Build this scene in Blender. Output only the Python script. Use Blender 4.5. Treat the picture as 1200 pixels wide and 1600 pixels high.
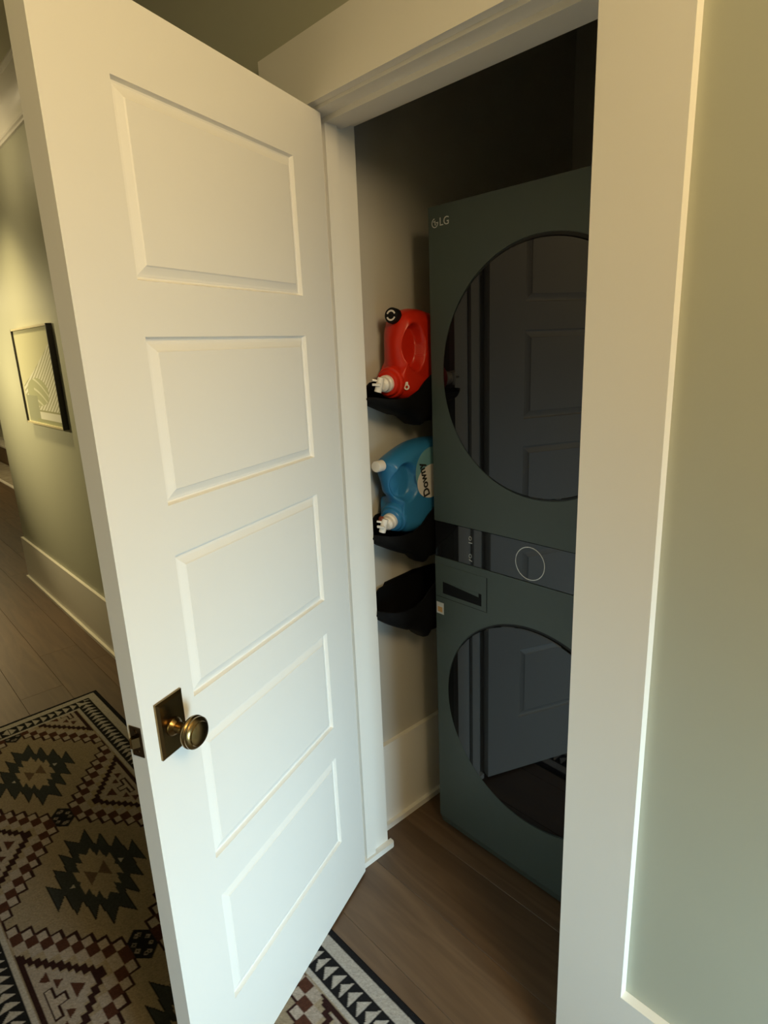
import bpy, bmesh, math, random
import numpy as np
from mathutils import Vector, Matrix

for o in list(bpy.data.objects):
    bpy.data.objects.remove(o)
S = bpy.context.scene
C = S.collection
R = math.radians
random.seed(7)

# ------------------------------------------------------------ camera
RX = Vector((0.6755, 0.7363, -0.0408)).normalized()
FW = Vector((-0.7187, 0.6449, -0.2599)).normalized()
UP = RX.cross(FW).normalized()
FW = UP.cross(RX).normalized()
cam_d = bpy.data.cameras.new('camera')
cam_d.sensor_fit = 'HORIZONTAL'
cam_d.sensor_width = 36.0
cam_d.lens = 36.0 * 966.6 / 1200.0
cam_d.clip_start = 0.02
cam = bpy.data.objects.new('camera', cam_d)
C.objects.link(cam)
M4 = Matrix.Identity(4)
for i, a in enumerate((RX, UP, -FW)):
    for j in range(3):
        M4[j][i] = a[j]
M4[0][3], M4[1][3], M4[2][3] = 1.2388, -0.9324, 1.5433
cam.matrix_world = M4
S.camera = cam

# ------------------------------------------------------------ light
W = bpy.data.worlds.new('daylight')
S.world = W
W.use_nodes = True
W.node_tree.nodes['Background'].inputs[0].default_value = (0.75, 0.87, 1.0, 1)
W.node_tree.nodes['Background'].inputs[1].default_value = 1.0


def area(name, loc, target, size, energy, col, shape='RECTANGLE', sy=None, spread=180):
    L = bpy.data.lights.new(name, 'AREA')
    L.shape = shape
    L.size = size
    if sy:
        L.size_y = sy
    L.energy = energy
    L.color = col
    L.spread = R(spread)
    o = bpy.data.objects.new(name, L)
    C.objects.link(o)
    o.location = loc
    o.rotation_euler = (Vector(target) - Vector(loc)).to_track_quat('-Z', 'Y').to_euler()
    return o


area('window_daylight', (2.38, -0.46, 0.62), (0, -0.36, 0.16), 0.36, 11.0, (0.58, 0.86, 1.0), sy=0.84, spread=84)
area('hall_lamp', (-4.1, -1.6, 1.98), (-3.12, 0.0, 1.40), 0.12, 6.6, (1.0, 0.83, 0.43), 'DISK', spread=56)
area('hall_floor_fill', (-2.7, -0.46, 2.64), (-2.7, -0.15, 0), 0.16, 5.0, (1.0, 0.79, 0.36), 'DISK', spread=80)  # added fill without a fixture, brightens the hall floor and baseboard
for nm, lc, en in (('far_room_fill', (-8.0, -0.2, 2.3), 60), ('crown_fill', (-2.4, -0.34, 2.47), 2.8)):  # added fills without fixtures: one lifts the far room, one the crown moulding
    Lg = bpy.data.lights.new(nm, 'POINT')
    Lg.energy = en
    Lg.color = (1.0, 0.80, 0.45)
    Lg.shadow_soft_size = 0.08
    og = bpy.data.objects.new(nm, Lg)
    C.objects.link(og)
    og.location = lc
PL = bpy.data.lights.new('ceiling_lamp', 'POINT')      # globe lamp under the hallway ceiling
PL.energy = 58
PL.color = (1.0, 0.745, 0.415)
PL.shadow_soft_size = 0.26
po = bpy.data.objects.new('ceiling_lamp', PL)
C.objects.link(po)
po.location = (2.05, -0.68, 2.36)

VS = S.view_settings
VS.view_transform = 'Standard'
VS.look = 'None'
VS.gamma = 1.0
VS.use_curve_mapping = False
VS.exposure = 0.0


# ------------------------------------------------------------ materials
def mat(name, col, rough=0.5, metal=0.0, spec=0.5, coat=0.0, noise=0.0, nscale=8.0, bump=0.0, bscale=200.0,
        attr=None, ior=None):
    m = bpy.data.materials.new(name)
    m.use_nodes = True
    nt = m.node_tree
    b = nt.nodes['Principled BSDF']
    b.inputs['Base Color'].default_value = (*col, 1)
    b.inputs['Roughness'].default_value = rough
    b.inputs['Metallic'].default_value = metal
    b.inputs['Specular IOR Level'].default_value = spec
    b.inputs['Coat Weight'].default_value = coat
    if ior:
        b.inputs['IOR'].default_value = ior
    tc = nt.nodes.new('ShaderNodeTexCoord')
    if attr:
        a = nt.nodes.new('ShaderNodeAttribute')
        a.attribute_name = attr
        nt.links.new(a.outputs['Color'], b.inputs['Base Color'])
    elif noise > 0:
        n = nt.nodes.new('ShaderNodeTexNoise')
        n.inputs['Scale'].default_value = nscale
        n.inputs['Detail'].default_value = 5
        nt.links.new(tc.outputs['Object'], n.inputs['Vector'])
        mx = nt.nodes.new('ShaderNodeMix')
        mx.data_type = 'RGBA'
        mx.inputs[6].default_value = (*[c * (1 - noise) for c in col], 1)
        mx.inputs[7].default_value = (*[min(1, c * (1 + noise)) for c in col], 1)
        nt.links.new(n.outputs['Fac'], mx.inputs[0])
        nt.links.new(mx.outputs[2], b.inputs['Base Color'])
    if bump > 0:
        n2 = nt.nodes.new('ShaderNodeTexNoise')
        n2.inputs['Scale'].default_value = bscale
        n2.inputs['Detail'].default_value = 3
        nt.links.new(tc.outputs['Object'], n2.inputs['Vector'])
        bp = nt.nodes.new('ShaderNodeBump')
        bp.inputs['Strength'].default_value = bump
        bp.inputs['Distance'].default_value = 0.002
        nt.links.new(n2.outputs['Fac'], bp.inputs['Height'])
        nt.links.new(bp.outputs['Normal'], b.inputs['Normal'])
    return m


def plank_mat():
    m = bpy.data.materials.new('oak_plank')
    m.use_nodes = True
    nt = m.node_tree
    b = nt.nodes['Principled BSDF']
    b.inputs['Roughness'].default_value = 0.42
    tc = nt.nodes.new('ShaderNodeTexCoord')
    oi = nt.nodes.new('ShaderNodeObjectInfo')
    vm = nt.nodes.new('ShaderNodeVectorMath')
    vm.operation = 'MULTIPLY'
    vm.inputs[1].default_value = (2.2, 22.0, 1.0)
    nt.links.new(tc.outputs['Object'], vm.inputs[0])
    ad = nt.nodes.new('ShaderNodeVectorMath')
    ad.operation = 'ADD'
    nt.links.new(vm.outputs[0], ad.inputs[0])
    sc = nt.nodes.new('ShaderNodeMath')
    sc.operation = 'MULTIPLY'
    sc.inputs[1].default_value = 37.0
    nt.links.new(oi.outputs['Random'], sc.inputs[0])
    nt.links.new(sc.outputs[0], ad.inputs[1])
    n = nt.nodes.new('ShaderNodeTexNoise')
    n.inputs['Scale'].default_value = 1.0
    n.inputs['Detail'].default_value = 6
    n.inputs['Distortion'].default_value = 1.2
    nt.links.new(ad.outputs[0], n.inputs['Vector'])
    cr = nt.nodes.new('ShaderNodeValToRGB')
    cr.color_ramp.elements[0].position = 0.3
    cr.color_ramp.elements[0].color = (0.088, 0.051, 0.027, 1)
    cr.color_ramp.elements[1].position = 0.72
    cr.color_ramp.elements[1].color = (0.144, 0.087, 0.047, 1)
    nt.links.new(n.outputs['Fac'], cr.inputs[0])
    hv = nt.nodes.new('ShaderNodeHueSaturation')
    mr = nt.nodes.new('ShaderNodeMapRange')
    mr.inputs[3].default_value = 0.85
    mr.inputs[4].default_value = 1.12
    nt.links.new(oi.outputs['Random'], mr.inputs[0])
    nt.links.new(mr.outputs[0], hv.inputs['Value'])
    nt.links.new(cr.outputs[0], hv.inputs['Color'])
    nt.links.new(hv.outputs[0], b.inputs['Base Color'])
    bp = nt.nodes.new('ShaderNodeBump')
    bp.inputs['Strength'].default_value = 0.15
    bp.inputs['Distance'].default_value = 0.002
    nt.links.new(n.outputs['Fac'], bp.inputs['Height'])
    nt.links.new(bp.outputs['Normal'], b.inputs['Normal'])
    return m


TRIM = mat('trim_paint', (0.80, 0.775, 0.72), 0.38, noise=0.015, nscale=6, bump=0.04, bscale=90)
DOORP = mat('door_paint', (0.83, 0.81, 0.765), 0.42, noise=0.012, nscale=5)
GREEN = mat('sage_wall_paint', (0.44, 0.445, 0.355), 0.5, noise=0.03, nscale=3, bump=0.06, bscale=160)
GREENDIM = mat('bounce_cut_green', (0.20, 0.21, 0.15), 0.6, noise=0.03, nscale=3)  # unseen opposite wall, darkened to cut the light it bounces back
CLOSETW = mat('closet_wall_paint', (0.53, 0.51, 0.46), 0.6, noise=0.03, nscale=3, bump=0.06, bscale=160)
CEIL = mat('ceiling_paint', (0.62, 0.60, 0.46), 0.8, bump=0.05, bscale=150)
SUB = mat('subfloor', (0.03, 0.02, 0.015), 0.9)
PLANK = plank_mat()
BRASS = mat('antique_brass', (0.235, 0.155, 0.062), 0.25, metal=1.0, noise=0.15, nscale=40)
STEEL = mat('hinge_steel', (0.5, 0.47, 0.42), 0.4, metal=1.0)
DARKBR = mat('oil_rubbed_bronze', (0.10, 0.065, 0.035), 0.3, metal=1.0)
WGREEN = mat('dark_green_enamel', (0.056, 0.074, 0.066), 0.45, spec=0.35, noise=0.04, nscale=30)
BLACKG = mat('black_glass', (0.004, 0.004, 0.005), 0.02, spec=0.42, ior=1.52)
PANELG = mat('black_panel_glass', (0.008, 0.008, 0.009), 0.04, spec=0.5)
BLACKP = mat('black_plastic', (0.006, 0.006, 0.006), 0.55, spec=0.3)
HOLD = mat('black_holder_plastic', (0.004, 0.004, 0.0045), 0.7, spec=0.15, bump=0.3, bscale=60)
WHITEP = mat('white_plastic', (0.80, 0.76, 0.70), 0.35)
REDP = mat('red_plastic', (0.62, 0.022, 0.006), 0.30, noise=0.05, nscale=12)
BLUEP = mat('blue_plastic', (0.030, 0.20, 0.46), 0.32, noise=0.05, nscale=12)
LABELW = mat('label_white', (0.78, 0.74, 0.72), 0.45)
LABELT = mat('label_pale_blue', (0.16, 0.36, 0.44), 0.4)
INK = mat('label_ink', (0.01, 0.01, 0.012), 0.5)
LOGO = mat('silver_logo', (0.62, 0.62, 0.58), 0.3, metal=0.3)
ICON = mat('grey_icon', (0.42, 0.43, 0.43), 0.5)
RINGM = mat('white_ring', (0.85, 0.85, 0.85), 0.4)
STICK = mat('sticker_silver', (0.55, 0.55, 0.53), 0.35)
STICKO = mat('sticker_orange', (0.55, 0.30, 0.10), 0.5)
FRAMEB = mat('frame_shade_black', (0.012, 0.010, 0.008), 0.35)
FRAMELIT = mat('frame_lit_pale', (0.62, 0.55, 0.36), 0.4)  # lamplight on the frame's top and bottom, put into the colour
WOODD = mat('dark_bench_wood', (0.16, 0.10, 0.055), 0.5, noise=0.2, nscale=20)
RUGM = mat('woven_rug', (0.3, 0.25, 0.18), 0.95, spec=0.1, attr='weave', bump=0.7, bscale=420)
RUG2 = mat('far_rug', (0.33, 0.29, 0.23), 0.95, spec=0.1, noise=0.6, nscale=9)
PRINT = mat('art_print', (0.8, 0.8, 0.7), 0.12, attr='print')


# ------------------------------------------------------------ mesh helpers
def link(o, parent=None):
    C.objects.link(o)
    if parent:
        o.parent = parent
    return o


def obj(name, bm, m, parent=None, smooth=False, bevel=0.0, segs=2):
    if bevel > 0:
        bmesh.ops.bevel(bm, geom=[e for e in bm.edges if e.is_manifold and e.calc_face_angle(0) > 0.5],
                        offset=bevel, segments=segs, affect='EDGES', clamp_overlap=True)
    bmesh.ops.recalc_face_normals(bm, faces=bm.faces)
    me = bpy.data.meshes.new(name)
    bm.to_mesh(me)
    bm.free()
    if smooth:
        me.polygons.foreach_set('use_smooth', [True] * len(me.polygons))
        try:
            me.set_sharp_from_angle(angle=R(38))
        except Exception:
            pass
    for mm in (m if isinstance(m, (list, tuple)) else [m]):
        me.materials.append(mm)
    return link(bpy.data.objects.new(name, me), parent)


def bx(bm, x0, x1, y0, y1, z0, z1):
    v = [bm.verts.new(c) for c in ((x0, y0, z0), (x1, y0, z0), (x1, y1, z0), (x0, y1, z0),
                                   (x0, y0, z1), (x1, y0, z1), (x1, y1, z1), (x0, y1, z1))]
    for f in ((0, 3, 2, 1), (4, 5, 6, 7), (0, 1, 5, 4), (1, 2, 6, 5), (2, 3, 7, 6), (3, 0, 4, 7)):
        bm.faces.new([v[i] for i in f])
    return v


def box(name, dims, m, parent=None, bevel=0.0, segs=2):
    bm = bmesh.new()
    bx(bm, *dims)
    return obj(name, bm, m, parent, bevel=bevel, segs=segs, smooth=bevel > 0)


def lathe(bm, prof, mtx=Matrix.Identity(4), n=32, cap=True):
    """prof: list of (radius, height) about local +Z."""
    rings = []
    for r, h in prof:
        if r < 1e-6:
            rings.append([bm.verts.new(mtx @ Vector((0, 0, h)))])
        else:
            rings.append([bm.verts.new(mtx @ Vector((r * math.cos(2 * math.pi * k / n), r * math.sin(2 * math.pi * k / n), h)))
                          for k in range(n)])
    for a, b in zip(rings, rings[1:]):
        for k in range(n):
            k2 = (k + 1) % n
            if len(a) == 1 and len(b) == 1:
                continue
            if len(a) == 1:
                bm.faces.new((a[0], b[k], b[k2]))
            elif len(b) == 1:
                bm.faces.new((a[k], a[k2], b[0]))
            else:
                bm.faces.new((a[k], a[k2], b[k2], b[k]))
    if cap:
        for rg in (rings[0], rings[-1]):
            if len(rg) > 2:
                bm.faces.new(rg)
    return rings


def axis_mtx(origin, direction):
    q = Vector(direction).to_track_quat('Z', 'Y')
    return Matrix.Translation(Vector(origin)) @ q.to_matrix().to_4x4()


def torus(bm, mtx, r, t, n=64, k=8):
    rings = []
    for i in range(n):
        a = 2 * math.pi * i / n
        rings.append([bm.verts.new(mtx @ Vector(((r + t * math.cos(2 * math.pi * j / k)) * math.cos(a),
                                                 (r + t * math.cos(2 * math.pi * j / k)) * math.sin(a),
                                                 t * math.sin(2 * math.pi * j / k)))) for j in range(k)])
    for i in range(n):
        for j in range(k):
            bm.faces.new((rings[i][j], rings[(i + 1) % n][j], rings[(i + 1) % n][(j + 1) % k], rings[i][(j + 1) % k]))


def prism(bm, pts, a0, a1, axis=0):
    """Extrude a 2D polygon along an axis (0: pts are (y,z); 1: (x,z); 2: (x,y))."""
    def P(q, a):
        return {0: (a, q[0], q[1]), 1: (q[0], a, q[1]), 2: (q[0], q[1], a)}[axis]
    A = [bm.verts.new(P(q, a0)) for q in pts]
    B = [bm.verts.new(P(q, a1)) for q in pts]
    n = len(pts)
    bm.faces.new(A)
    bm.faces.new(B[::-1])
    for i in range(n):
        bm.faces.new((A[i], A[(i + 1) % n], B[(i + 1) % n], B[i]))


def tag(o, label=None, cat=None, group=None, kind=None):
    if label:
        o['label'] = label
    if cat:
        o['category'] = cat
    if group:
        o['group'] = group
    if kind:
        o['kind'] = kind
    return o


def struct(o, label=None):
    return tag(o, label, None, None, 'structure')


def empty(name, loc=(0, 0, 0), rz=0.0):
    o = bpy.data.objects.new(name, None)
    o.empty_display_size = 0.05
    C.objects.link(o)
    o.location = loc
    o.rotation_euler = (0, 0, rz)
    return o


def text(name, body, size, mtx, m, parent, depth=0.0004, bold=0.0):
    cu = bpy.data.curves.new(name, 'FONT')
    cu.body = body
    cu.size = size
    cu.extrude = depth
    cu.offset = size * bold
    cu.align_x = 'CENTER'
    cu.align_y = 'CENTER'
    t = bpy.data.objects.new(name, cu)
    C.objects.link(t)
    dg = bpy.context.evaluated_depsgraph_get()
    me = bpy.data.meshes.new_from_object(t.evaluated_get(dg))
    bpy.data.objects.remove(t)
    me.name = name
    me.transform(mtx)
    me.materials.clear()
    me.materials.append(m)
    return link(bpy.data.objects.new(name, me), parent)


# ------------------------------------------------------------ room shell
CZ = 2.67            # ceiling
WT = 0.136           # closet front wall thickness
XE = -3.72           # hall wall end
XR, XO, CT = 0.7093, 0.8446, 0.0194   # right casing inner / outer edge, thickness
XL, XW = -12.5, 2.25
YB, YF = -1.9, 1.3

bm = bmesh.new()
bx(bm, XL, XW + 0.1, YB, YF, -0.06, -0.011)
floor = struct(obj('floor', bm, SUB), 'brown wide-plank wooden floor')

# planks, laid along X, each its own piece
PW = 0.188
bm = bmesh.new()
bx(bm, -0.915, 0.915, -PW / 2 + 0.0003, PW / 2 - 0.0003, -0.011, 0)
bmesh.ops.bevel(bm, geom=[e for e in bm.edges if all(abs(v.co.z) < 1e-6 for v in e.verts)], offset=0.0009,
                segments=1, affect='EDGES')
pm = bpy.data.meshes.new('plank')
bm.to_mesh(pm)
bm.free()
pm.materials.append(PLANK)
row = 0
for k in range(-11, 8):
    yc = 0.068 + PW / 2 + k * PW
    if yc - PW / 2 < YB - 0.12 or yc + PW / 2 > YF + 0.13:
        continue
    x = XL + [-1.60, -0.75, -1.20, -0.35, -1.45][row % 5] if k not in (-2, -1, 0, 1) else -0.45 - 1.8308 * 8 + (0.0, 0.25, -0.35, 0.1)[k + 2]
    row += 1
    while x < XW:
        x0, x1 = max(x, XL), min(x + 1.83, XW)
        x += 1.8305
        if x1 - x0 < 0.03:
            continue
        if yc > 0.2 and x0 > XE + 0.3 and not (x1 > -0.15 and x0 < 0.95):
            continue
        if yc > 0.02 and x0 > 1.0:
            continue
        y0, y1 = max(yc - PW / 2, YB), min(yc + PW / 2, YF)
        o = bpy.data.objects.new('plank', pm)
        o.location = ((x0 + x1) / 2, (y0 + y1) / 2, 0)
        o.scale = ((x1 - x0) / 1.83, (y1 - y0) / PW, 1)
        link(o, floor)

bm = bmesh.new()
bx(bm, XL, XW + 0.1, YB, YF, CZ, CZ + 0.08)
struct(obj('ceiling', bm, CEIL), 'plain ceiling')

bm = bmesh.new()      # wall with the closet opening
bx(bm, XE, -0.02, 0, WT, 0, CZ)
bx(bm, XR + 0.02, XW, 0, WT, 0, CZ)
bx(bm, -0.02, XR + 0.02, 0, WT, 2.06, CZ)
struct(obj('wall_front', bm, GREEN), 'sage green hallway wall with the closet opening')
bm = bmesh.new()
bx(bm, XE, XE + WT, WT, YF, 0, CZ)
struct(obj('wall_return', bm, GREEN))
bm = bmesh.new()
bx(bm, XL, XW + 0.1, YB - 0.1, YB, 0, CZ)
struct(obj('wall_back', bm, GREENDIM))
bm = bmesh.new()
bx(bm, XL, XE + WT, YF, YF + 0.1, 0, CZ)
struct(obj('wall_far', bm, GREEN))
bm = bmesh.new()
bx(bm, XL - 0.1, XL, YB, YF, 0, CZ)
struct(obj('wall_left', bm, GREEN))
bm = bmesh.new()      # right end wall with tall window
bx(bm, XW, XW + 0.1, YB, -0.70, 0, CZ)
bx(bm, XW, XW + 0.1, -0.22, WT, 0, CZ)
bx(bm, XW, XW + 0.1, -0.70, -0.22, 1.06, CZ)
bx(bm, XW, XW + 0.1, -0.70, -0.22, 0, 0.10)
struct(obj('wall_right', bm, GREEN))
bm = bmesh.new()
for (a, b, c, d) in ((-0.70, -0.66, 0.10, 1.06), (-0.26, -0.22, 0.10, 1.06), (-0.66, -0.26, 0.10, 0.14), (-0.66, -0.26, 1.02, 1.06)):
    bx(bm, XW + 0.02, XW + 0.08, a, b, c, d)
struct(obj('window_1', bm, TRIM), 'white window at the end of the hallway')

CWX = -0.075
bm = bmesh.new()
bx(bm, CWX - 0.1, CWX, WT, 1.2, 0, CZ)
struct(obj('wall_closet_left', bm, CLOSETW), 'closet side wall with the bottle holders')
bm = bmesh.new()
bx(bm, CWX - 0.1, 1.4, 1.2, 1.3, 0, CZ)
struct(obj('wall_closet_back', bm, CLOSETW), 'dark closet back wall')
bm = bmesh.new()
bx(bm, 1.3, 1.4, WT, 1.2, 0, CZ)
struct(obj('wall_closet_right', bm, CLOSETW))


# ------------------------------------------------------------ trim
def trim(name, dims, label=None, bevel=0.0015, m=TRIM):
    return struct(box(name, dims, m, bevel=bevel), label)


trim('trim_1', (XR, XO, -CT, 0, 0, 2.048), 'wide flat cream door casing nearest the camera', 0.0025)
trim('trim_2', (-0.145, -0.008, -CT, 0, 0, 2.048), 'flat cream door casing behind the hinges')
trim('trim_3', (-0.145, XO, -CT - 0.001, 0, 2.048, 2.181), 'flat cream header casing over the closet door')
# jamb boards, stops
JL = trim('trim_4', (-0.02, 0, 0.0005, WT, 0, 2.06), 'painted hinge-side door jamb', 0.0008)
box('door_stop', (0, 0.012, 0.039, 0.0745, 0.02, 2.030), TRIM, JL, bevel=0.001)
bm = bmesh.new()      # little shoe moulding at the foot of the jamb
pts = [(0.0, 0.02), (0.0, 0.148), (0.012, 0.148), (0.017, 0.146), (0.019, 0.141), (0.019, 0.02)]
prism(bm, pts, 0, 0.019, 2)
obj('shoe_moulding', bm, TRIM, JL, bevel=0.0035, smooth=True)
trim('trim_5', (XR, XR + 0.02, 0.0005, WT, 0, 2.06), 'painted latch-side door jamb', 0.0008)
box('door_stop', (XR - 0.012, XR, 0.039, 0.0745, 0, 2.030), TRIM, bpy.data.objects['trim_5'], bevel=0.001)
HJ = trim('trim_6', (0, XR, 0.0005, WT, 2.041, 2.06), 'painted door head jamb', 0.0008)
box('door_stop', (0.0, XR, 0.039, 0.099, 2.029, 2.041), TRIM, HJ, bevel=0.001)


def baseboard(name, p0, p1, nrm, h=0.31, t=0.016, shoe=0.014, label=None, shoe_on=True):
    """board from p0 to p1 on the floor (axis aligned), thickness along nrm."""
    (x0, y0), (x1, y1) = p0, p1

    def dims(t0, t1, z0, z1):
        xs = sorted((x0 + nrm[0] * t0, x1 + nrm[0] * t1)) if nrm[0] else sorted((x0, x1))
        ys = sorted((y0 + nrm[1] * t0, y1 + nrm[1] * t1)) if nrm[1] else sorted((y0, y1))
        return (*xs, *ys, z0, z1)
    o = struct(box(name, dims(0, t, 0, h), TRIM, bevel=0.0025), label)
    if shoe_on:
        box('shoe_moulding', dims(t, t + shoe, 0, 0.019), TRIM, o, bevel=0.006, segs=3)
    return o


baseboard('baseboard_front_left', (XE - 0.016, 0), (-0.145, 0), (0, -1), label='tall cream baseboard under the framed picture')
baseboard('baseboard_front_right', (XO, 0), (XW, 0), (0, -1), h=0.312, t=CT, label='tall cream baseboard right of the door casing')
baseboard('baseboard_closet', (CWX, WT), (CWX, 1.2), (1, 0), h=0.305, label='tall cream baseboard inside the closet')
baseboard('baseboard_back', (XL, YB), (XW, YB), (0, 1))
baseboard('baseboard_return', (XE, 0), (XE, YF), (-1, 0), shoe_on=False)
baseboard('baseboard_far', (XL, YF), (XE, YF), (0, -1), shoe_on=False)

# crown moulding (cove with beads) along the hallway wall
bm = bmesh.new()
pr = [(0, 2.545), (-0.010, 2.545), (-0.012, 2.551), (-0.008, 2.556), (-0.016, 2.560), (-0.018, 2.567), (-0.012, 2.572)]
for k in range(9):
    a = k / 8 * math.pi / 2
    pr.append((-0.014 - 0.086 * (1 - math.cos(a)), 2.574 + 0.078 * math.sin(a)))
pr += [(-0.104, 2.652), (-0.106, 2.660), (-0.116, 2.664), (-0.116, CZ), (0, CZ)]
prism(bm, pr, XE, XW, 0)
struct(obj('trim_7', bm, TRIM, smooth=True), 'cream cove crown moulding at the ceiling')
# casing at the wall end
trim('trim_8', (XE - 0.024, XE, 0.02, WT, 0.31, 2.3), 'thin white trim on the hallway wall end')

# ------------------------------------------------------------ closet door leaf (hinged at the origin)
TH = 1.18372
DT, DW, DH, DZ = 0.035, 0.7085, 2.03, 0.008
# local frame: +x from hinge to free edge, +y through the thickness to the visible face
ct_, st_ = math.cos(TH), math.sin(TH)
rails = [(0, 0.213), (0.484, 0.575), (0.846, 0.934), (1.204, 1.292), (1.563, 1.646), (1.919, DH)]
PX0, PX1 = 0.123, 0.587
bm = bmesh.new()
bx(bm, 0, PX0, 0, DT, 0, DH)
bx(bm, PX1, DW, 0, DT, 0, DH)
for a, b in rails:
    bx(bm, PX0, PX1, 0, DT, a, b)
door = struct(obj('door_1', bm, DOORP), 'white five-panel closet door standing open')
door.location = (0, 0, DZ)
door.rotation_euler = (0, 0, -TH)


def panel_mesh(x0, x1, z0, z1):
    bm = bmesh.new()
    prof = [(0.0, 0.0), (0.0014, 0.0040), (0.0030, 0.0078), (0.0060, 0.0084), (0.0072, 0.0074), (0.0105, 0.0066), (0.0215, 0.0022), (0.0235, 0.0004)]
    loops = []
    for side in (0, 1):
        rings = []
        for ins, dep in prof:
            y = DT - dep if side else dep
            rings.append([bm.verts.new(c) for c in ((x0 + ins, y, z0 + ins), (x1 - ins, y, z0 + ins),
                                                    (x1 - ins, y, z1 - ins), (x0 + ins, y, z1 - ins))])
        for a, b in zip(rings, rings[1:]):
            for k in range(4):
                bm.faces.new((a[k], a[(k + 1) % 4], b[(k + 1) % 4], b[k]))
        bm.faces.new(rings[-1])
        loops.append(rings[0])
    for k in range(4):
        bm.faces.new((loops[0][k], loops[0][(k + 1) % 4], loops[1][(k + 1) % 4], loops[1][k]))
    return bm


for (a0, a1), (b0, b1) in zip(rails, rails[1:]):
    obj('panel', panel_mesh(PX0, PX1, a1, b0), DOORP, door)

# knob and rosette
KX, KZ = 0.6495, 0.917
bm = bmesh.new()
prof = [(0.0, 0.0), (0.0, 0.0045), (0.0045, 0.0085), (0.0055, 0.0075), (0.008, 0.0075)]
rg = []
for ins, h in prof:
    rg.append([bm.verts.new((KX + sx * (0.0305 - ins), DT + h, KZ + sz * (0.0535 - ins)))
               for sx, sz in ((-1, -1), (1, -1), (1, 1), (-1, 1))])
for a, b in zip(rg, rg[1:]):
    for k in range(4):
        bm.faces.new((a[k], a[(k + 1) % 4], b[(k + 1) % 4], b[k]))
bm.faces.new(rg[0])
bm.faces.new(rg[-1])
kp = tag(obj('knob_plate', bm, BRASS, door), 'rectangular antique brass backplate')
bm = bmesh.new()
lathe(bm, [(0.0155, 0), (0.0165, 0.004), (0.014, 0.007), (0.0105, 0.010), (0.0095, 0.022), (0.0115, 0.026), (0.0135, 0.028),
           (0.0125, 0.031), (0.016, 0.034), (0.027, 0.040), (0.0285, 0.043), (0.0285, 0.046), (0.0265, 0.048), (0.0275, 0.050),
           (0.0275, 0.053), (0.0235, 0.057), (0.0215, 0.0575), (0.0205, 0.0595), (0.015, 0.0615), (0.008, 0.0625), (0, 0.063)],
      axis_mtx((KX, DT + 0.0065, KZ - 0.003), (0, 1, 0)), 48)
tag(obj('knob', bm, BRASS, door, smooth=True), 'round antique brass knob')
lp = box('latch_plate', (DW - 0.001, DW + 0.0012, 0.006, 0.031, 0.888, 0.944), DARKBR, door, bevel=0.0006)
lp['label'] = 'dark bronze latch plate'
bm = bmesh.new()
prism(bm, [(DW, 0.0105), (DW + 0.011, 0.0135), (DW + 0.011, 0.0185), (DW, 0.0265)], 0.908, 0.926, 2)
obj('latch_bolt', bm, BRASS, lp, bevel=0.001)
for zs in (0.897, 0.936):
    bm = bmesh.new()
    lathe(bm, [(0.0035, 0), (0.0035, 0.001), (0.002, 0.0018), (0, 0.002)], axis_mtx((DW + 0.001, 0.0185, zs), (1, 0, 0)), 12)
    obj('screw', bm, DARKBR, lp)
for zh in (0.22, 1.0, 1.80):
    bm = bmesh.new()
    lathe(bm, [(0.0, -0.05), (0.004, -0.048), (0.006, -0.045), (0.006, 0.045), (0.004, 0.048), (0, 0.05)],
          axis_mtx((-0.0045, -0.0075, zh), (0, 0, 1)), 14)
    obj('hinge', bm, DARKBR, door, smooth=True)

# ------------------------------------------------------------ washer and dryer tower
WX0, WX1, WY, WYB = 0.067, 0.753, 0.311, 1.07
WCX = (WX0 + WX1) / 2
ZT, ZC1, ZC0 = 1.873, 1.054, 0.948
tower = empty('laundry_tower', (WCX, (WY + WYB) / 2, 0))
tag(tower, 'tall dark green stacked washer and dryer with two round glass doors', 'washing machine')
TOFF = Vector(tower.location)


def tower_part(o, parent=None):
    o.parent = parent or tower
    o.data.transform(Matrix.Translation(-TOFF))
    return o


def front_with_hole(bm, x0, x1, z0, z1, cx, cz, r, y, depth, n=96):
    """front face with round opening and its inner wall."""
    circ, circ2, rect = [], [], []
    corners = [math.atan2(zz - cz, xx - cx) % (2 * math.pi) for xx in (x0, x1) for zz in (z0, z1)]
    angs = sorted([2 * math.pi * k / n for k in range(n)] + corners)
    for a in angs:
        c, s = math.cos(a), math.sin(a)
        t = min((x1 - cx) / c if c > 1e-9 else (x0 - cx) / c if c < -1e-9 else 1e9,
                (z1 - cz) / s if s > 1e-9 else (z0 - cz) / s if s < -1e-9 else 1e9)
        circ.append(bm.verts.new((cx + r * c, y, cz + r * s)))
        circ2.append(bm.verts.new((cx + r * c, y + depth, cz + r * s)))
        rect.append(bm.verts.new((cx + t * c, y, cz + t * s)))
    N = len(angs)
    for k in range(N):
        j = (k + 1) % N
        bm.faces.new((rect[k], rect[j], circ[j], circ[k]))
        bm.faces.new((circ[k], circ[j], circ2[j], circ2[k]))
    bm.faces.new(circ2)


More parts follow.
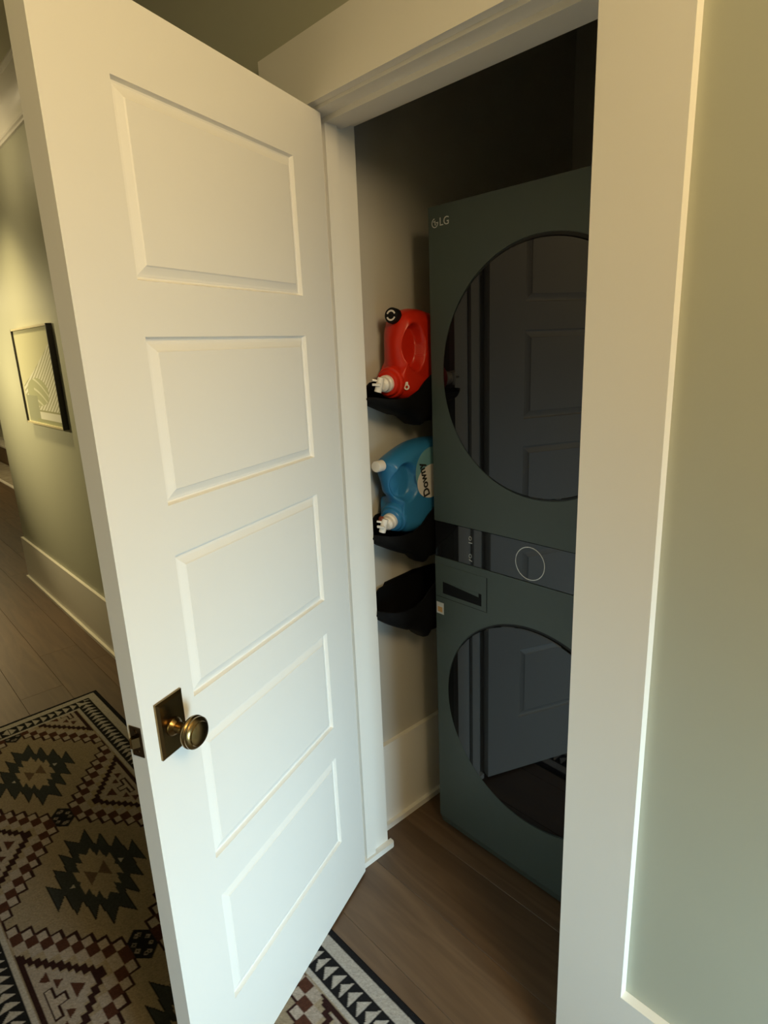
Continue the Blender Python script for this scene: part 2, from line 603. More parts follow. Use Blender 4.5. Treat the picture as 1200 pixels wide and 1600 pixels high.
def unit(z0, z1, cz, nm_c, nm_d, foot):
    bm = bmesh.new()
    if foot:
        # body whose bottom edge is rounded back towards the floor
        pr = [(WY + 0.004, z1), (WYB, z1), (WYB, 0.0), (WY + 0.05, 0.0), (WY + 0.030, 0.004), (WY + 0.013, 0.020), (WY + 0.004, 0.048)]
        prism(bm, pr, WX0, WX1, 0)
    else:
        bx(bm, WX0, WX1, WY + 0.004, WYB, z0, z1)
    body = tower_part(obj(nm_c, bm, WGREEN))
    bm = bmesh.new()
    zb = z0 + (0.052 if foot else 0.002)
    bx(bm, WX0, WX1, WY + 0.0005, WY + 0.004, zb, z1)
    bm.faces.ensure_lookup_table()
    bmesh.ops.delete(bm, geom=[f for f in bm.faces if abs(f.calc_center_median().y - (WY + 0.0005)) < 1e-5], context='FACES_ONLY')
    front_with_hole(bm, WX0, WX1, zb, z1, WCX, cz, 0.300, WY + 0.0005, 0.0034)
    fp = tower_part(obj('front_panel', bm, WGREEN))
    # dark recess behind the door
    bm = bmesh.new()
    lathe(bm, [(0.2985, 0.0), (0.2985, 0.0006), (0, 0.0006)], axis_mtx((WCX, WY + 0.0036, cz), (0, -1, 0)), 96)
    tower_part(obj('door_recess', bm, BLACKP), fp)
    bm = bmesh.new()
    lathe(bm, [(0.2935, 0.0), (0.2935, 0.0032), (0.2915, 0.0046), (0, 0.0046)], axis_mtx((WCX - 0.005, WY + 0.003, cz - 0.002), (0, -1, 0)), 128)
    d = tower_part(obj(nm_d, bm, BLACKG))
    d['label'] = 'round black glass door'
    return body, fp


b1, f1 = unit(ZC1, ZT, 1.4665, 'dryer_cabinet', 'dryer_door', False)
b0, f0 = unit(0.0, ZC0, 0.526, 'washer_cabinet', 'washer_door', True)
bm = bmesh.new()
bx(bm, WX0 + 0.001, WX1 - 0.001, WY + 0.003, WYB, ZC0 + 0.001, ZC1 - 0.001)
cp = tower_part(obj('control_panel', bm, PANELG))
cp['label'] = 'black glass control strip'
bm = bmesh.new()
torus(bm, axis_mtx((0.3905, WY + 0.0028, 0.9985), (0, -1, 0)), 0.0430, 0.0011)
dr = tower_part(obj('dial_ring', bm, RINGM, smooth=True))
dr['label'] = 'thin white dial ring'
bm = bmesh.new()
lathe(bm, [(0.0418, 0), (0.0418, 0.0004), (0, 0.0004)], axis_mtx((0.3905, WY + 0.003, 0.9985), (0, -1, 0)), 64)
tower_part(obj('dial', bm, PANELG), None)
for zc, tilt in ((1.0253, 0.0), (0.9748, 0.35)):
    bm = bmesh.new()
    torus(bm, axis_mtx((0.1972, WY + 0.0028, zc), (0, -1, 0)) @ Matrix.Scale(1.25, 4, (0, 1, 0)), 0.0043, 0.0008, 24, 6)
    bm2 = bx(bm, -0.0058, 0.0058, WY + 0.0020, WY + 0.0030, -0.0012, 0.0012)
    mt = Matrix.Translation((0.1982, 0, zc - 0.0125)) @ Matrix.Rotation(tilt, 4, 'Y')
    for v in bm2:
        v.co = mt @ v.co
    tower_part(obj('button_icon', bm, ICON), cp)
# detergent drawer: front built round a finger slot
DX0, DX1, DZ0, DZ1 = 0.0695, 0.2555, 0.826, 0.926
SX0, SX1, SZ0, SZ1 = 0.096, 0.2385, 0.838, 0.874
bm = bmesh.new()
yf, yb = WY - 0.0004, WY + 0.0006
bx(bm, DX0, DX1, yf, yb, DZ0, SZ0)
bx(bm, DX0, DX1, yf, yb, SZ1, DZ1)
bx(bm, DX0, SX0, yf, yb, SZ0, SZ1)
bx(bm, SX1, DX1, yf, yb, SZ0, SZ1)
dw = tower_part(obj('drawer', bm, WGREEN))
bm = bmesh.new()
bx(bm, SX0, SX1, WY - 0.0002, WY + 0.0002, SZ0, SZ1)  # flush plate, the hollow's shade is put into its black
sl = tower_part(obj('slot_shade_plate', bm, HOLD), dw)
sl['label'] = 'flat black plate for the shaded finger slot'
bm = bmesh.new()
prism(bm, [(SX0 + 0.004, SZ1), (SX0 + 0.014, SZ1), (SX1 - 0.01, SZ1 - 0.011), (SX1 - 0.01, SZ1)], WY - 0.0010, WY - 0.0002, 1)
tower_part(obj('slot_lip', bm, WGREEN), dw)
bm = bmesh.new()
bx(bm, DX1, DX1 + 0.0014, WY - 0.0006, WY + 0.0005, DZ0, DZ1)
bx(bm, DX0, DX1 + 0.0014, WY - 0.0006, WY + 0.0005, DZ0 - 0.0014, DZ0)
tower_part(obj('drawer_gap', bm, BLACKP), dw)
bm = bmesh.new()
bx(bm, WX0 + 0.003, WX0 + 0.031, WY - 0.0004, WY + 0.0006, 0.770, 0.806)
st = tower_part(obj('sticker', bm, STICK))
st['label'] = 'small silver sticker with orange print'
bm = bmesh.new()
bx(bm, WX0 + 0.008, WX0 + 0.026, WY - 0.0008, WY, 0.776, 0.792)
tower_part(obj('sticker_print', bm, STICKO), st)
# maker's emblem: ring with a hooked stroke and a dot, then two letters
bm = bmesh.new()
mm = axis_mtx((0.0905, WY - 0.0002, 1.8335), (0, -1, 0))
n = 40
for i in range(n):
    a0, a1 = R(95 + 275 * i / n), R(95 + 275 * (i + 1) / n)
    q = [(0.0088 * math.cos(a0), 0.0088 * math.sin(a0)), (0.0112 * math.cos(a0), 0.0112 * math.sin(a0)),
         (0.0112 * math.cos(a1), 0.0112 * math.sin(a1)), (0.0088 * math.cos(a1), 0.0088 * math.sin(a1))]
    bm.faces.new([bm.verts.new((0.0905 + x, WY - 0.0006, 1.8335 + z)) for x, z in q])
bx(bm, 0.0896, 0.0914, WY - 0.0006, WY + 0.0005, 1.8285, 1.8395)
bx(bm, 0.0896, 0.0945, WY - 0.0006, WY + 0.0005, 1.8285, 1.8300)
bx(bm, 0.0940, 0.1005, WY - 0.0006, WY + 0.0005, 1.8327, 1.8348)
lathe(bm, [(0.0016, 0), (0.0016, 0.0008), (0, 0.0008)], axis_mtx((0.0865, WY + 0.0002, 1.8370), (0, -1, 0)), 12)
em = tower_part(obj('emblem', bm, LOGO))
em['label'] = 'silver round maker emblem'
tm = Matrix.Translation((0.1215, WY - 0.0002, 1.8335)) @ Matrix.Rotation(math.pi / 2, 4, 'X')
t = text('letters', 'LG', 0.027, tm, LOGO, None)
tower_part(t)


# ------------------------------------------------------------ bottle holders on the closet wall
def smooth_loop(pts, n):
    """closed Catmull-Rom through pts, n samples."""
    P = [np.array(p, float) for p in pts]
    m = len(P)
    out = []
    for k in range(n):
        t = k / n * m
        i = int(t)
        f = t - i
        p0, p1, p2, p3 = P[(i - 1) % m], P[i % m], P[(i + 1) % m], P[(i + 2) % m]
        out.append(0.5 * (2 * p1 + (p2 - p0) * f + (2 * p0 - 5 * p1 + 4 * p2 - p3) * f * f + (3 * p1 - p0 - 3 * p2 + p3) * f ** 3))
    return out


def holder(zn, dep, label):
    """wall plate plus a scoop-shaped cradle with a rounded nose; zn = nose height, dep = depth factor."""
    h = empty('bottle_holder', (CWX, 0.30, zn - 0.12 * dep))
    off = Vector(h.location)

    def part(nm, bm, bev=0.0):
        o = obj(nm, bm, HOLD, h, bevel=bev, smooth=True)
        o.data.transform(Matrix.Translation(-off))
        return o
    bm = bmesh.new()
    back = [(0.206, -0.035), (0.213, -0.012), (0.236, 0.018), (0.278, 0.021), (0.357, 0.026), (0.450, 0.020), (0.48, 0.01),
            (0.48, -0.15 * dep), (0.40, -0.16 * dep), (0.330, -0.12 * dep), (0.260, -0.08 * dep)]
    prism(bm, [(y, zn + z) for y, z in back], CWX + 0.0005, CWX + 0.006, 0)
    part('wall_plate', bm, 0.002)
    # y, half width, floor height, outer rim, inner rim
    stn = [(0.133, 0.010, -0.036, -0.022, -0.024), (0.137, 0.022, -0.044, -0.021, -0.022), (0.147, 0.036, -0.056, -0.022, -0.018), (0.167, 0.048, -0.072, -0.026, -0.010),
           (0.200, 0.056, -0.092, -0.030, 0.012), (0.233, 0.060, -0.110, -0.028, 0.014), (0.238, 0.060, -0.106, -0.028, 0.014), (0.274, 0.062, -0.128, -0.012, 0.016),
           (0.300, 0.062, -0.158, 0.010, 0.016), (0.312, 0.062, -0.162, 0.018, 0.016), (0.325, 0.062, -0.148, 0.026, 0.016), (0.376, 0.062, -0.150, 0.034, 0.016),
           (0.470, 0.062, -0.148, 0.034, 0.016)]
    bm = bmesh.new()
    n = 16
    shells = []
    for th in (0.0, 0.005):
        rows = []
        for y, w, zb, zo, zi in stn:
            zb = zb * dep + th
            w = max(w - th, 0.004)
            row = []
            for k in range(n + 1):
                a = math.pi * k / n
                c, sn = math.cos(a), math.sin(a)
                rim = zi + (zo - zi) * (0.5 + 0.5 * c)
                px = -0.006 + w * math.copysign(abs(c) ** 0.55, c)
                pz = rim + (zb - rim) * abs(sn) ** 0.75
                row.append(bm.verts.new((px, y + (th if y < 0.16 else 0), zn + pz)))
            rows.append(row)
        shells.append(rows)
    A, B = shells
    for rows in shells:
        for p, q in zip(rows, rows[1:]):
            for k in range(n):
                bm.faces.new((p[k], p[k + 1], q[k + 1], q[k]))
    for p, q, u, v in zip(A, A[1:], B, B[1:]):
        for k in (0, n):
            bm.faces.new((p[k], q[k], v[k], u[k]))
    for k in range(n):
        bm.faces.new((A[0][k], A[0][k + 1], B[0][k + 1], B[0][k]))
        bm.faces.new((A[-1][k], A[-1][k + 1], B[-1][k + 1], B[-1][k]))
    part('cradle', bm)
    tag(h, label, 'bottle holder', 'black bottle holders on the closet wall')
    return h


holder(1.435, 0.70, 'black plastic holder under the red bottle, topmost of three')
holder(1.060, 0.90, 'black plastic holder under the blue bottle, middle of three')
holder(0.832, 1.0, 'empty black plastic holder, lowest of three on the closet wall')


# ------------------------------------------------------------ detergent bottles lying in the holders
def bottle_body(outline, x0, x1, rec, rnd, n=128, rings=44, zoff=0.0):
    """pillow-edged jug: closed outline in (y,z), thickness x0..x1, oval handle recess on both faces."""
    loop = smooth_loop(outline, n)
    cy = rec[0]
    cz = rec[1]
    xm, hx = (x0 + x1) / 2, (x1 - x0) / 2
    bm = bmesh.new()
    sides = []
    for sgn in (1, -1):
        rr = []
        for k in range(rings + 1):
            s = k / rings
            f = 1 - s if k else 1.0
            ring = []
            if k == rings:
                y, z = cy, cz
                ring.append((y, z))
            else:
                ring = [(cy + (q[0] - cy) * f, cz + (q[1] - cz) * f) for q in loop]
            vs = []
            for (y, z), q in zip(ring, loop if len(ring) > 1 else [None]):
                d = math.hypot(q[0] - y, q[1] - z) if q is not None else 1.0
                e = min(1.0, d / rnd)
                h = hx * math.sqrt(max(0.0, 1 - (1 - e) ** 2.4))
                ry, rz = (y - rec[0]) / rec[2], (z - rec[1]) / rec[3]
                rho = math.hypot(ry, rz)
                if rho < 1.25:
                    w = max(0.0, min(1.0, (1.14 - rho) / 0.28))
                    w = w * w * (3 - 2 * w)
                    h = h * (1 - rec[4] * w)
                vs.append(bm.verts.new((xm + sgn * h, y, z)))
            rr.append(vs)
        sides.append(rr)
    # weld the two rims (h = 0 on the outline)
    bm.verts.ensure_lookup_table()
    for rr in sides:
        for a, b in zip(rr, rr[1:]):
            for k in range(n):
                j = (k + 1) % n
                if len(b) == 1:
                    bm.faces.new((a[k], a[j], b[0]))
                else:
                    bm.faces.new((a[k], a[j], b[j], b[k]))
    bmesh.ops.remove_doubles(bm, verts=bm.verts, dist=1e-5)
    return bm


def jug(name, label, body_bm, m, base, parts):
    e = empty(name, base)
    off = Vector(base)
    o = obj('body', body_bm, m, e, smooth=True)
    o.data.set_sharp_from_angle(angle=R(80))
    o.data.transform(Matrix.Translation(-off))
    made = {}
    for nm, bm, mm, par, lab in parts:
        q = obj(nm, bm, mm, made[par] if par else e, smooth=True)
        q.data.transform(Matrix.Translation(-off))
        made[nm] = q
        if lab:
            q['label'] = lab
    tag(e, label, 'bottle', 'detergent bottles in the wall holders')
    return e, made


def tap(origin, d, collar_r, mcol):
    """collar lathe, white tap disc, spout and lever."""
    d = Vector(d).normalized()
    m = axis_mtx(origin, d)
    c = bmesh.new()
    lathe(c, [(collar_r * 1.04, -0.06), (collar_r * 1.03, -0.010), (collar_r, -0.002), (collar_r * 0.95, 0.002), (collar_r * 0.82, 0.004),
              (collar_r * 0.80, 0.012), (collar_r * 0.74, 0.015), (0, 0.015)], m, 40)
    t = bmesh.new()
    lathe(t, [(0.0225, 0.012), (0.0225, 0.024), (0.0205, 0.0265), (0.019, 0.028), (0.019, 0.038), (0.013, 0.044), (0, 0.044)], m, 32)
    # spout: short tube going down from the disc front
    s = bmesh.new()
    tip = Vector(origin) + d * 0.052
    lathe(s, [(0.0085, -0.016), (0.0095, -0.012), (0.0095, 0.022), (0.0065, 0.022), (0.0065, 0.012), (0, 0.012)],
          axis_mtx(tip + Vector((0, 0, 0.004)), Vector((-0.15, -0.25, -1))), 20)
    l = bmesh.new()
    lathe(l, [(0.0, -0.003), (0.003, -0.002), (0.003, 0.020), (0.0, 0.021)], axis_mtx(tip + Vector((0, 0, 0.010)), Vector((-0.5, -0.8, 0.25))), 10)
    w = bx(l, -0.012, 0.012, -0.003, 0.003, 0.014, 0.018)
    mt = axis_mtx(tip + Vector((0, 0, 0.004)), d)
    for v in w:
        v.co = mt @ v.co
    return [('collar', c, mcol, None, None), ('tap', t, WHITEP, None, 'white dispensing tap'),
            ('spout', s, WHITEP, 'tap', None), ('lever', l, WHITEP, 'tap', None)]


# red jug
out_r = [(0.262, 1.628), (0.31, 1.636), (0.37, 1.624), (0.47, 1.600), (0.50, 1.55), (0.50, 1.45), (0.47, 1.405), (0.36, 1.392), (0.29, 1.388),
         (0.250, 1.396), (0.224, 1.416), (0.216, 1.448), (0.230, 1.478), (0.228, 1.520), (0.229, 1.560), (0.240, 1.600)]
bmr = bottle_body(out_r, -0.052, 0.044, (0.277, 1.536, 0.034, 0.056, 0.66), 0.045)
pr = tap((0.004, 0.216, 1.446), (0.30, -1, -0.06), 0.042, REDP)
bm = bmesh.new()
cap_m = axis_mtx((0.000, 0.246, 1.616), (0.30, -1, 0.12))
lathe(bm, [(0.016, -0.004), (0.0205, -0.002), (0.0205, 0.016), (0.0190, 0.019), (0.0, 0.019)], cap_m, 32)
pr.append(('cap', bm, BLACKP, None, 'black screw cap'))
bm = bmesh.new()
lathe(bm, [(0.0205, -0.034), (0.0175, -0.004), (0.0, -0.004)], cap_m, 32)
pr.append(('neck', bm, REDP, None, None))
bm = bmesh.new()
for a0, a1 in ((20, 160), (200, 340)):
    for i in range(14):
        t0, t1 = R(a0 + (a1 - a0) * i / 14), R(a0 + (a1 - a0) * (i + 1) / 14)
        bm.faces.new([bm.verts.new(cap_m @ Vector((r * math.cos(t), r * math.sin(t), 0.0194)))
                      for r, t in ((0.0095, t0), (0.0140, t0), (0.0140, t1), (0.0095, t1))])
pr.append(('cap_mark', bm, LABELW, 'cap', None))
bm = bmesh.new()      # small printed emblem on the shoulder beside the tap
em_m = axis_mtx((0.0435, 0.240, 1.434), (1, -0.55, 0.0))
lathe(bm, [(0.0075, 0), (0.0075, 0.0008), (0.004, 0.0008), (0.004, 0)], em_m, 20, cap=False)
w = bx(bm, -0.004, 0.004, 0.006, 0.0135, 0, 0.0008)
for v in w:
    v.co = em_m @ v.co
pr.append(('print_mark', bm, LABELW, None, 'small pale printed mark'))
jug('detergent_bottle', 'red laundry jug with black cap and white tap lying in the top holder', bmr, REDP, (-0.006, 0.33, 1.376), pr)

# blue jug
out_b = [(0.190, 1.241), (0.235, 1.262), (0.30, 1.280), (0.38, 1.282), (0.47, 1.265), (0.50, 1.20), (0.50, 1.08), (0.47, 1.035), (0.36, 1.024), (0.29, 1.018),
         (0.245, 1.020), (0.215, 1.038), (0.206, 1.068), (0.214, 1.100), (0.208, 1.128), (0.192, 1.150), (0.185, 1.188), (0.184, 1.220)]
bmb = bottle_body(out_b, -0.052, 0.044, (0.232, 1.176, 0.040, 0.050, 0.62), 0.045)
pr = tap((0.006, 0.208, 1.072), (0.30, -1, -0.18), 0.042, BLUEP)
bm = bmesh.new()
lathe(bm, [(0.0125, -0.014), (0.0155, -0.012), (0.0155, 0.012), (0.0140, 0.015), (0.0, 0.015)],
      axis_mtx((0.0, 0.168, 1.227), (0.15, -1, 0.02)), 28)
pr.append(('cap', bm, WHITEP, None, 'white screw cap'))
bm = bmesh.new()      # spout's brown tip
lathe(bm, [(0.0070, 0), (0.0070, 0.008), (0, 0.008)], axis_mtx((0.014, 0.160, 1.082), (-0.3, -1, 0.3)), 14)
pr.append(('tap_seal', bm, mat('brown_seal', (0.22, 0.05, 0.02), 0.5), None, 'brown seal'))
# label lying on the rounded side: ellipse panel draped just over the body surface
eb, mb = jug('softener_bottle', 'blue laundry jug with white cap and printed label lying in the middle holder', bmb, BLUEP, (-0.006, 0.33, 1.008), pr)


def label_disc(cy, cz, ry, rz, x, rot, m, name):
    bm = bmesh.new()
    vs = []
    for k in range(48):
        a = 2 * math.pi * k / 48
        y, z = ry * math.cos(a), rz * math.sin(a)
        y, z = y * math.cos(rot) - z * math.sin(rot), y * math.sin(rot) + z * math.cos(rot)
        vs.append((cy + y, cz + z))
    prism(bm, vs, x, x + 0.0008, 0)
    o = obj(name, bm, m, eb)
    o.data.transform(Matrix.Translation(-Vector(eb.location)))
    return o


lb = label_disc(0.330, 1.190, 0.066, 0.072, 0.0440, 0.1, LABELT, 'label_patch')
lw = label_disc(0.327, 1.165, 0.058, 0.048, 0.0448, 0.15, LABELW, 'label')
lw['label'] = 'white oval printed label'
# lettering reads upwards: text x-axis -> +z, letter tops towards -y
tm = Matrix(((0, 0, 1, 0.0457), (-0.24, -1, 0, 0.296), (1, -0.24, 0, 1.172), (0, 0, 0, 1)))
tt = text('lettering', 'Downy', 0.033, tm, INK, lw, 0.0003, 0.03)
tt.data.transform(Matrix.Translation(-Vector(eb.location)))
tt['label'] = 'black lettering'

# ------------------------------------------------------------ framed picture on the hallway wall
PXa, PXb, PZa, PZb, PD = -2.850, -2.150, 1.196, 1.714, 0.028
pic = empty('framed_picture', ((PXa + PXb) / 2, 0, PZa))
tag(pic, 'thin-framed art print of a plant, hanging on the sage hallway wall', 'picture')
PO = Vector(pic.location)


def pp(o):
    o.parent = pic
    o.data.transform(Matrix.Translation(-PO))
    return o


fw = 0.010
pp(box('frame_side', (PXa, PXa + fw, -PD, -0.0005, PZa, PZb), FRAMEB, bevel=0.001))  # black sides, pale rails: shade and light of one frame painted in
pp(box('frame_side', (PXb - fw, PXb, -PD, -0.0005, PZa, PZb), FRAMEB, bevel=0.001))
pp(box('frame_rail', (PXa + fw, PXb - fw, -PD, -0.0005, PZb - fw, PZb), FRAMELIT, bevel=0.001))
pp(box('frame_rail', (PXa + fw, PXb - fw, -PD, -0.0005, PZa, PZa + fw), FRAMELIT, bevel=0.001))
# print: colours of the art, brightened with painted-in glare, held per vertex on a fine sheet
nx, nz = 260, 200
gx = np.linspace(PXa + fw, PXb - fw, nx)
gz = np.linspace(PZa + fw, PZb - fw, nz)
U, V = np.meshgrid(np.linspace(0, 1, nx), np.linspace(0, 1, nz))
col = np.ones((nz, nx, 3)) * np.array([0.82, 0.81, 0.60])
diag = (V < 0.40 + 0.46 * U ** 1.2) & (U > 0.06)
col[diag] = (0.94, 0.94, 0.86)
ln = np.sin((V - 0.62 * U ** 1.25) * 120) > 0.35
col[diag & ln & (V > 0.12)] = (0.55, 0.55, 0.40)
vase = (((U - 0.44) / 0.30) ** 2 + ((V - 0.34) / 0.15) ** 2 < 1)
col[vase] = (0.58, 0.60, 0.42)
vein = vase & (np.abs(((V * 9 + 1.6 * (U - 0.2) ** 2 * 4) % 1.0) - 0.5) < 0.11) & (U > 0.34)
col[vein] = (0.86, 0.87, 0.72)
col[(U < 0.40) & (V < 0.30) & (U > 0.06)] = (0.48, 0.50, 0.38)
col[(U > 0.40) & (V < 0.15)] = (0.95, 0.95, 0.88)
col[(U > 0.40) & (V < 0.15) & (V > 0.13)] = (0.50, 0.50, 0.34)
col[(V < 0.05) & (U > 0.3)] = (0.48, 0.50, 0.34)


def sheet(name, X, Y, Z, colours, attr, m, parent=None):
    nr, nc = X.shape
    me = bpy.data.meshes.new(name)
    co = np.stack([X, Y, Z], -1).reshape(-1, 3)
    idx = np.arange(nr * nc).reshape(nr, nc)
    f = np.stack([idx[:-1, :-1], idx[:-1, 1:], idx[1:, 1:], idx[1:, :-1]], -1).reshape(-1, 4)
    me.vertices.add(len(co))
    me.vertices.foreach_set('co', co.ravel())
    me.loops.add(f.size)
    me.loops.foreach_set('vertex_index', f.ravel().astype(np.int32))
    me.polygons.add(len(f))
    me.polygons.foreach_set('loop_start', np.arange(0, f.size, 4, dtype=np.int32))
    me.polygons.foreach_set('loop_total', np.full(len(f), 4, dtype=np.int32))
    me.update()
    at = me.color_attributes.new(attr, 'FLOAT_COLOR', 'POINT')
    rgba = np.concatenate([colours.reshape(-1, 3), np.ones((nr * nc, 1))], 1)
    at.data.foreach_set('color', rgba.ravel().astype(np.float32))
    me.materials.append(m)
    return link(bpy.data.objects.new(name, me), parent)


GX, GZ = np.meshgrid(gx, gz)
pp(sheet('print', GX, np.full_like(GX, -0.019), GZ, col, 'print', PRINT))
pp(box('backing', (PXa + fw, PXb - fw, -0.018, -0.0008, PZa + fw, PZb - fw), FRAMEB))

# ------------------------------------------------------------ patterned runner rug
RL, RW = 1.468, 0.390            # half length / half width
PER, NMED = 0.67, 4
TAN = np.array([0.300, 0.245, 0.165])
CRM = np.array([0.400, 0.345, 0.285])
BRN = np.array([0.075, 0.030, 0.018])
MAR = np.array([0.030, 0.012, 0.010])
CHA = np.array([0.040, 0.046, 0.044])
BLK = np.array([0.013, 0.013, 0.014])
GRY = np.array([0.430, 0.405, 0.360])


def inpoly(x, y, poly):
    r = np.zeros(x.shape, bool)
    j = len(poly) - 1
    for i in range(len(poly)):
        xi, yi = poly[i]
        xj, yj = poly[j]
        c = ((yi > y) != (yj > y)) & (x < (xj - xi) * (y - yi) / (yj - yi + 1e-12) + xi)
        r ^= c
        j = i
    return r


step = 0.0032
xs = np.arange(-RL, RL + step / 2, step)
ys = np.arange(-RW, RW + step / 2, step)
X, Y = np.meshgrid(xs, ys)
cl = np.ones(X.shape + (3,)) * TAN
first = -PER * (NMED - 1) / 2
# distance along from the nearest medallion (m) and nearest hexagon (a)
mu = (X - first + PER / 2) % PER - PER / 2
a = np.abs(PER / 2 - np.abs(mu))
b = np.abs(Y)
edge_m = (X < first - PER / 2) | (X > -first + PER / 2)
i_ = np.floor((a - 0.026) / 0.0365)
j_ = np.floor((b - 0.030) / 0.0283)
k_ = j_ - i_
fa = (a - 0.026) / 0.0365 - i_
fb = (b - 0.030) / 0.0283 - j_
# stair outline on the medallion side
t1 = 0.0072
cl[k_ == 0] = CRM
cl[(k_ == 0) & ((fb < t1 / 0.0283) | (fa > 1 - t1 / 0.0365))] = MAR
cl[(k_ == -1) & ((fb > 1 - 0.0008 / 0.0283) | (fa < 0.0008 / 0.0365))] = MAR
cl[k_ == 1] = BRN
cl[k_ == 2] = CRM * 0.92
cl[k_ >= 3] = TAN * 1.06
# side triangles
i2 = np.floor(a / 0.0180)
j2 = np.floor((b - 0.102) / 0.0140)
zz = j2 - i2
cl[(zz == 0) | ((zz == 1) & ((a / 0.018 - i2) > 0.35))] = MAR
cl[(zz >= 2) & (b < 0.262)] = CRM * 0.90
base = (b > 0.247) & (b < 0.260) & (a < 0.205)
cl[base] = MAR
cl[(a < 0.016) & (b > 0.100) & (b < 0.128)] = MAR
# motifs inside the triangles
am = PER / 2 - np.abs(mu)          # signed-ish distance from the hexagon
tri1 = (b > 0.148) & (b < 0.178) & (a < (b - 0.148) * 0.9)
cl[tri1] = BRN
for ca in (0.052,):
    q = (np.abs(a - ca) < (b - 0.186) * 0.8) & (b > 0.186) & (b < 0.206)
    cl[q] = BRN
    q = (np.abs(a - 0.085) < (0.236 - b) * 0.8) & (b > 0.214) & (b < 0.236)
    cl[q] = BRN
gl = ((b > 0.214) & (b < 0.236) & (a < 0.050)) | ((b > 0.190) & (b <= 0.214) & (a < 0.016))
gin = ((b > 0.2195) & (b < 0.2305) & (a < 0.0445)) | ((b > 0.1955) & (b <= 0.2195) & (a < 0.0105))
cl[gl] = MAR
cl[gin] = CRM
# past the first / last medallion the diamonds close on the end border
# hexagons between the medallions
hx = (b < 0.030) & (a < 0.060 - b * 1.0)
hx &= ~edge_m
cl[hx] = BLK
for ca, cb in ((0.034, 0.004), (0.012, 0.019)):
    q = (np.abs(a - ca) + np.abs(b - cb) < 0.0085) & ~(np.abs(a - ca) + np.abs(b - cb) < 0.0035) & hx
    cl[q] = CRM * 0.75
# medallions
um = np.abs(mu)
cl_m = inpoly(um, b, [(0.170, 0.0), (0.222, 0.033), (0.118, 0.036), (0.170, 0.064), (0.074, 0.068), (0.116, 0.098), (0.016, 0.1005), (0.062, 0.131),
                      (-0.01, 0.131), (-0.01, -0.01), (0.160, -0.01)])
med = cl_m
cl[med] = CHA
ins = inpoly(um, b, [(0.100, -0.01), (0.100, 0.001), (0.124, 0.018), (0.070, 0.021), (0.092, 0.037), (0.040, 0.040), (0.060, 0.057), (0.012, 0.056), (0.0, 0.050),
                     (-0.01, 0.050), (-0.01, -0.01)])
cl[ins] = TAN * 1.12
cl[(b < 0.030) & (um < b * 1.25)] = BRN * 0.6 + TAN * 0.3
cl[(np.abs(b - 0.0735) < 0.0065) & (um < (0.080 - b) * 0.85)] = GRY
# thin darker outline round the medallion edge
er = med.copy()
er[1:-1, 1:-1] = med[1:-1, 1:-1] & med[:-2, 1:-1] & med[2:, 1:-1] & med[1:-1, :-2] & med[1:-1, 2:]
cl[med & ~er] = BLK
# borders: d = distance in from the rug edge
dx, dy = RL - np.abs(X), RW - np.abs(Y)
d = np.minimum(dx, dy)
along = np.where(dy <= dx, X, Y)
cl[d < 0.128] = TAN
bd = d < 0.127
cl[bd] = GRY
cl[(d >= 0.052) & (d < 0.113)] = BLK
cl[d < 0.020] = BLK
tp = 0.031
ph = ((along / tp) % 1.0)
ph = np.where((along > 0) & (dy > dx), 1 - ph, ph)
tt_ = (d > 0.056) & (d < 0.109) & (np.abs(d - 0.0825) < 0.026 * (ph - 0.12) / 0.80) & (ph > 0.12) & (ph < 0.92)
cl[tt_] = GRY
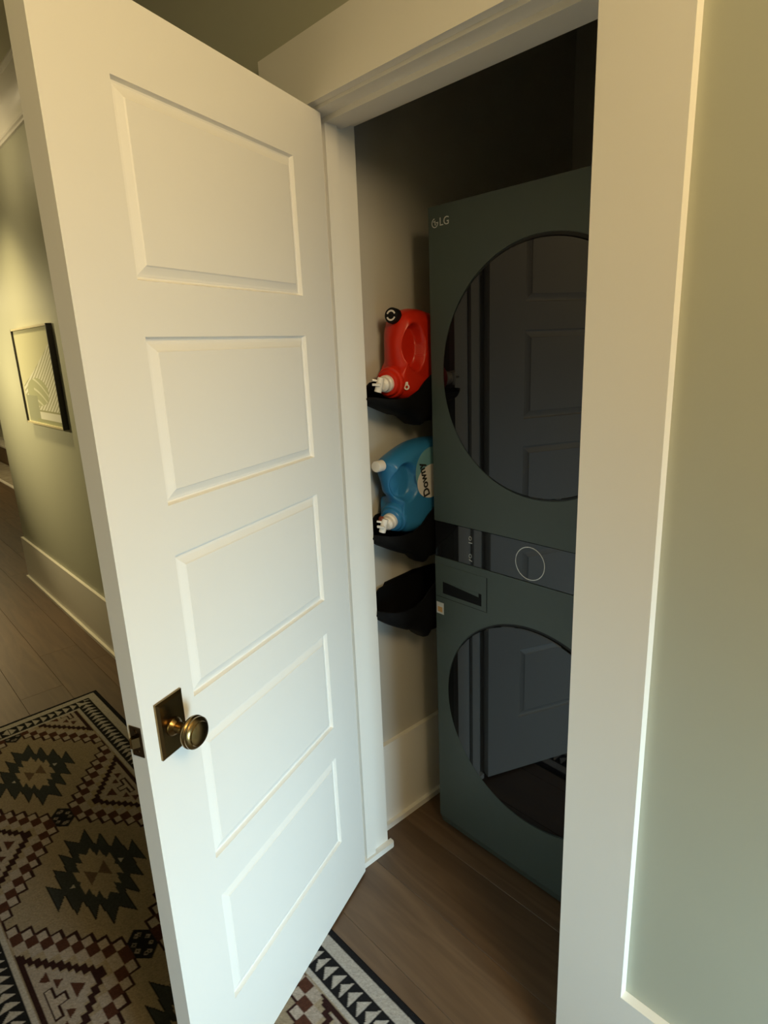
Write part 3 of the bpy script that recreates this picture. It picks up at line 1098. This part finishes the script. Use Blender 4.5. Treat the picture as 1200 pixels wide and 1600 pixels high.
# wool variation
rng = np.random.default_rng(3)
cl *= (1 + 0.10 * rng.standard_normal(X.shape))[..., None].clip(0.7, 1.3)
cl = (cl * np.array([0.86, 0.86, 0.90])).clip(0.004, 1)
Z = np.full_like(X, 0.0080) + 0.0004 * rng.standard_normal(X.shape)
brd = np.minimum(dx, dy) < step * 1.2
Z[brd] = 0.0062
Z[(dx < step * 0.5) | (dy < step * 0.5)] = 0.0008
rug = empty('runner_rug', (-0.548 - PER - first, 0, 0))
rc = Vector((-0.548 - PER - first, -0.579 + 0.0183 * (-PER - first), 0))
rug.location = rc
rug.rotation_euler = (0, 0, 0.0183)
tag(rug, 'long patterned runner rug with dark medallions under the open door', 'rug')
pile = sheet('pile', X, Y, Z, cl, 'weave', RUGM, rug)
pile.data.polygons.foreach_set('use_smooth', [True] * len(pile.data.polygons))
box('backing', (-RL + 0.002, RL - 0.002, -RW + 0.002, RW - 0.002, 0.0006, 0.0035), BLACKP, rug)

# ------------------------------------------------------------ far room beyond the wall end
rug2 = box('area_rug', (-11.4, -4.6, 0.74, 1.08, 0.0005, 0.010), RUG2, bevel=0.003)
tag(rug2, 'pale patterned rug with a white edge in the far room', 'rug')
bd2 = box('white_binding', (-11.4, -4.6, 0.70, 0.74, 0.0005, 0.012), WHITEP, rug2, bevel=0.003)
bench = empty('low_bench', (-8.0, 1.17, 0))
tag(bench, 'low dark wooden bench with a white top in the far room', 'bench')
for nm, dm, mm in (('body', (-3.2, 3.2, -0.07, 0.10, 0.0, 0.27), WOODD), ('top', (-3.25, 3.25, -0.09, 0.105, 0.27, 0.295), WHITEP)):
    o = box(nm, dm, mm, bench, bevel=0.003)

# door stop on the return baseboard of the hallway wall end
ds = empty('door_bumper', (XE - 0.016, 0.09, 0.20))
tag(ds, 'small white door bumper on the baseboard at the wall end', 'door bumper')
bm = bmesh.new()
lathe(bm, [(0.012, 0), (0.012, 0.004), (0.005, 0.006), (0.005, 0.05)], axis_mtx((0, 0, 0), (-1, 0, 0)), 16)
obj('rod', bm, STEEL, ds, smooth=True)
bm = bmesh.new()
lathe(bm, [(0.009, 0.048), (0.011, 0.052), (0.011, 0.066), (0.007, 0.07), (0, 0.07)], axis_mtx((0, 0, 0), (-1, 0, 0)), 16)
obj('tip', bm, WHITEP, ds, smooth=True)
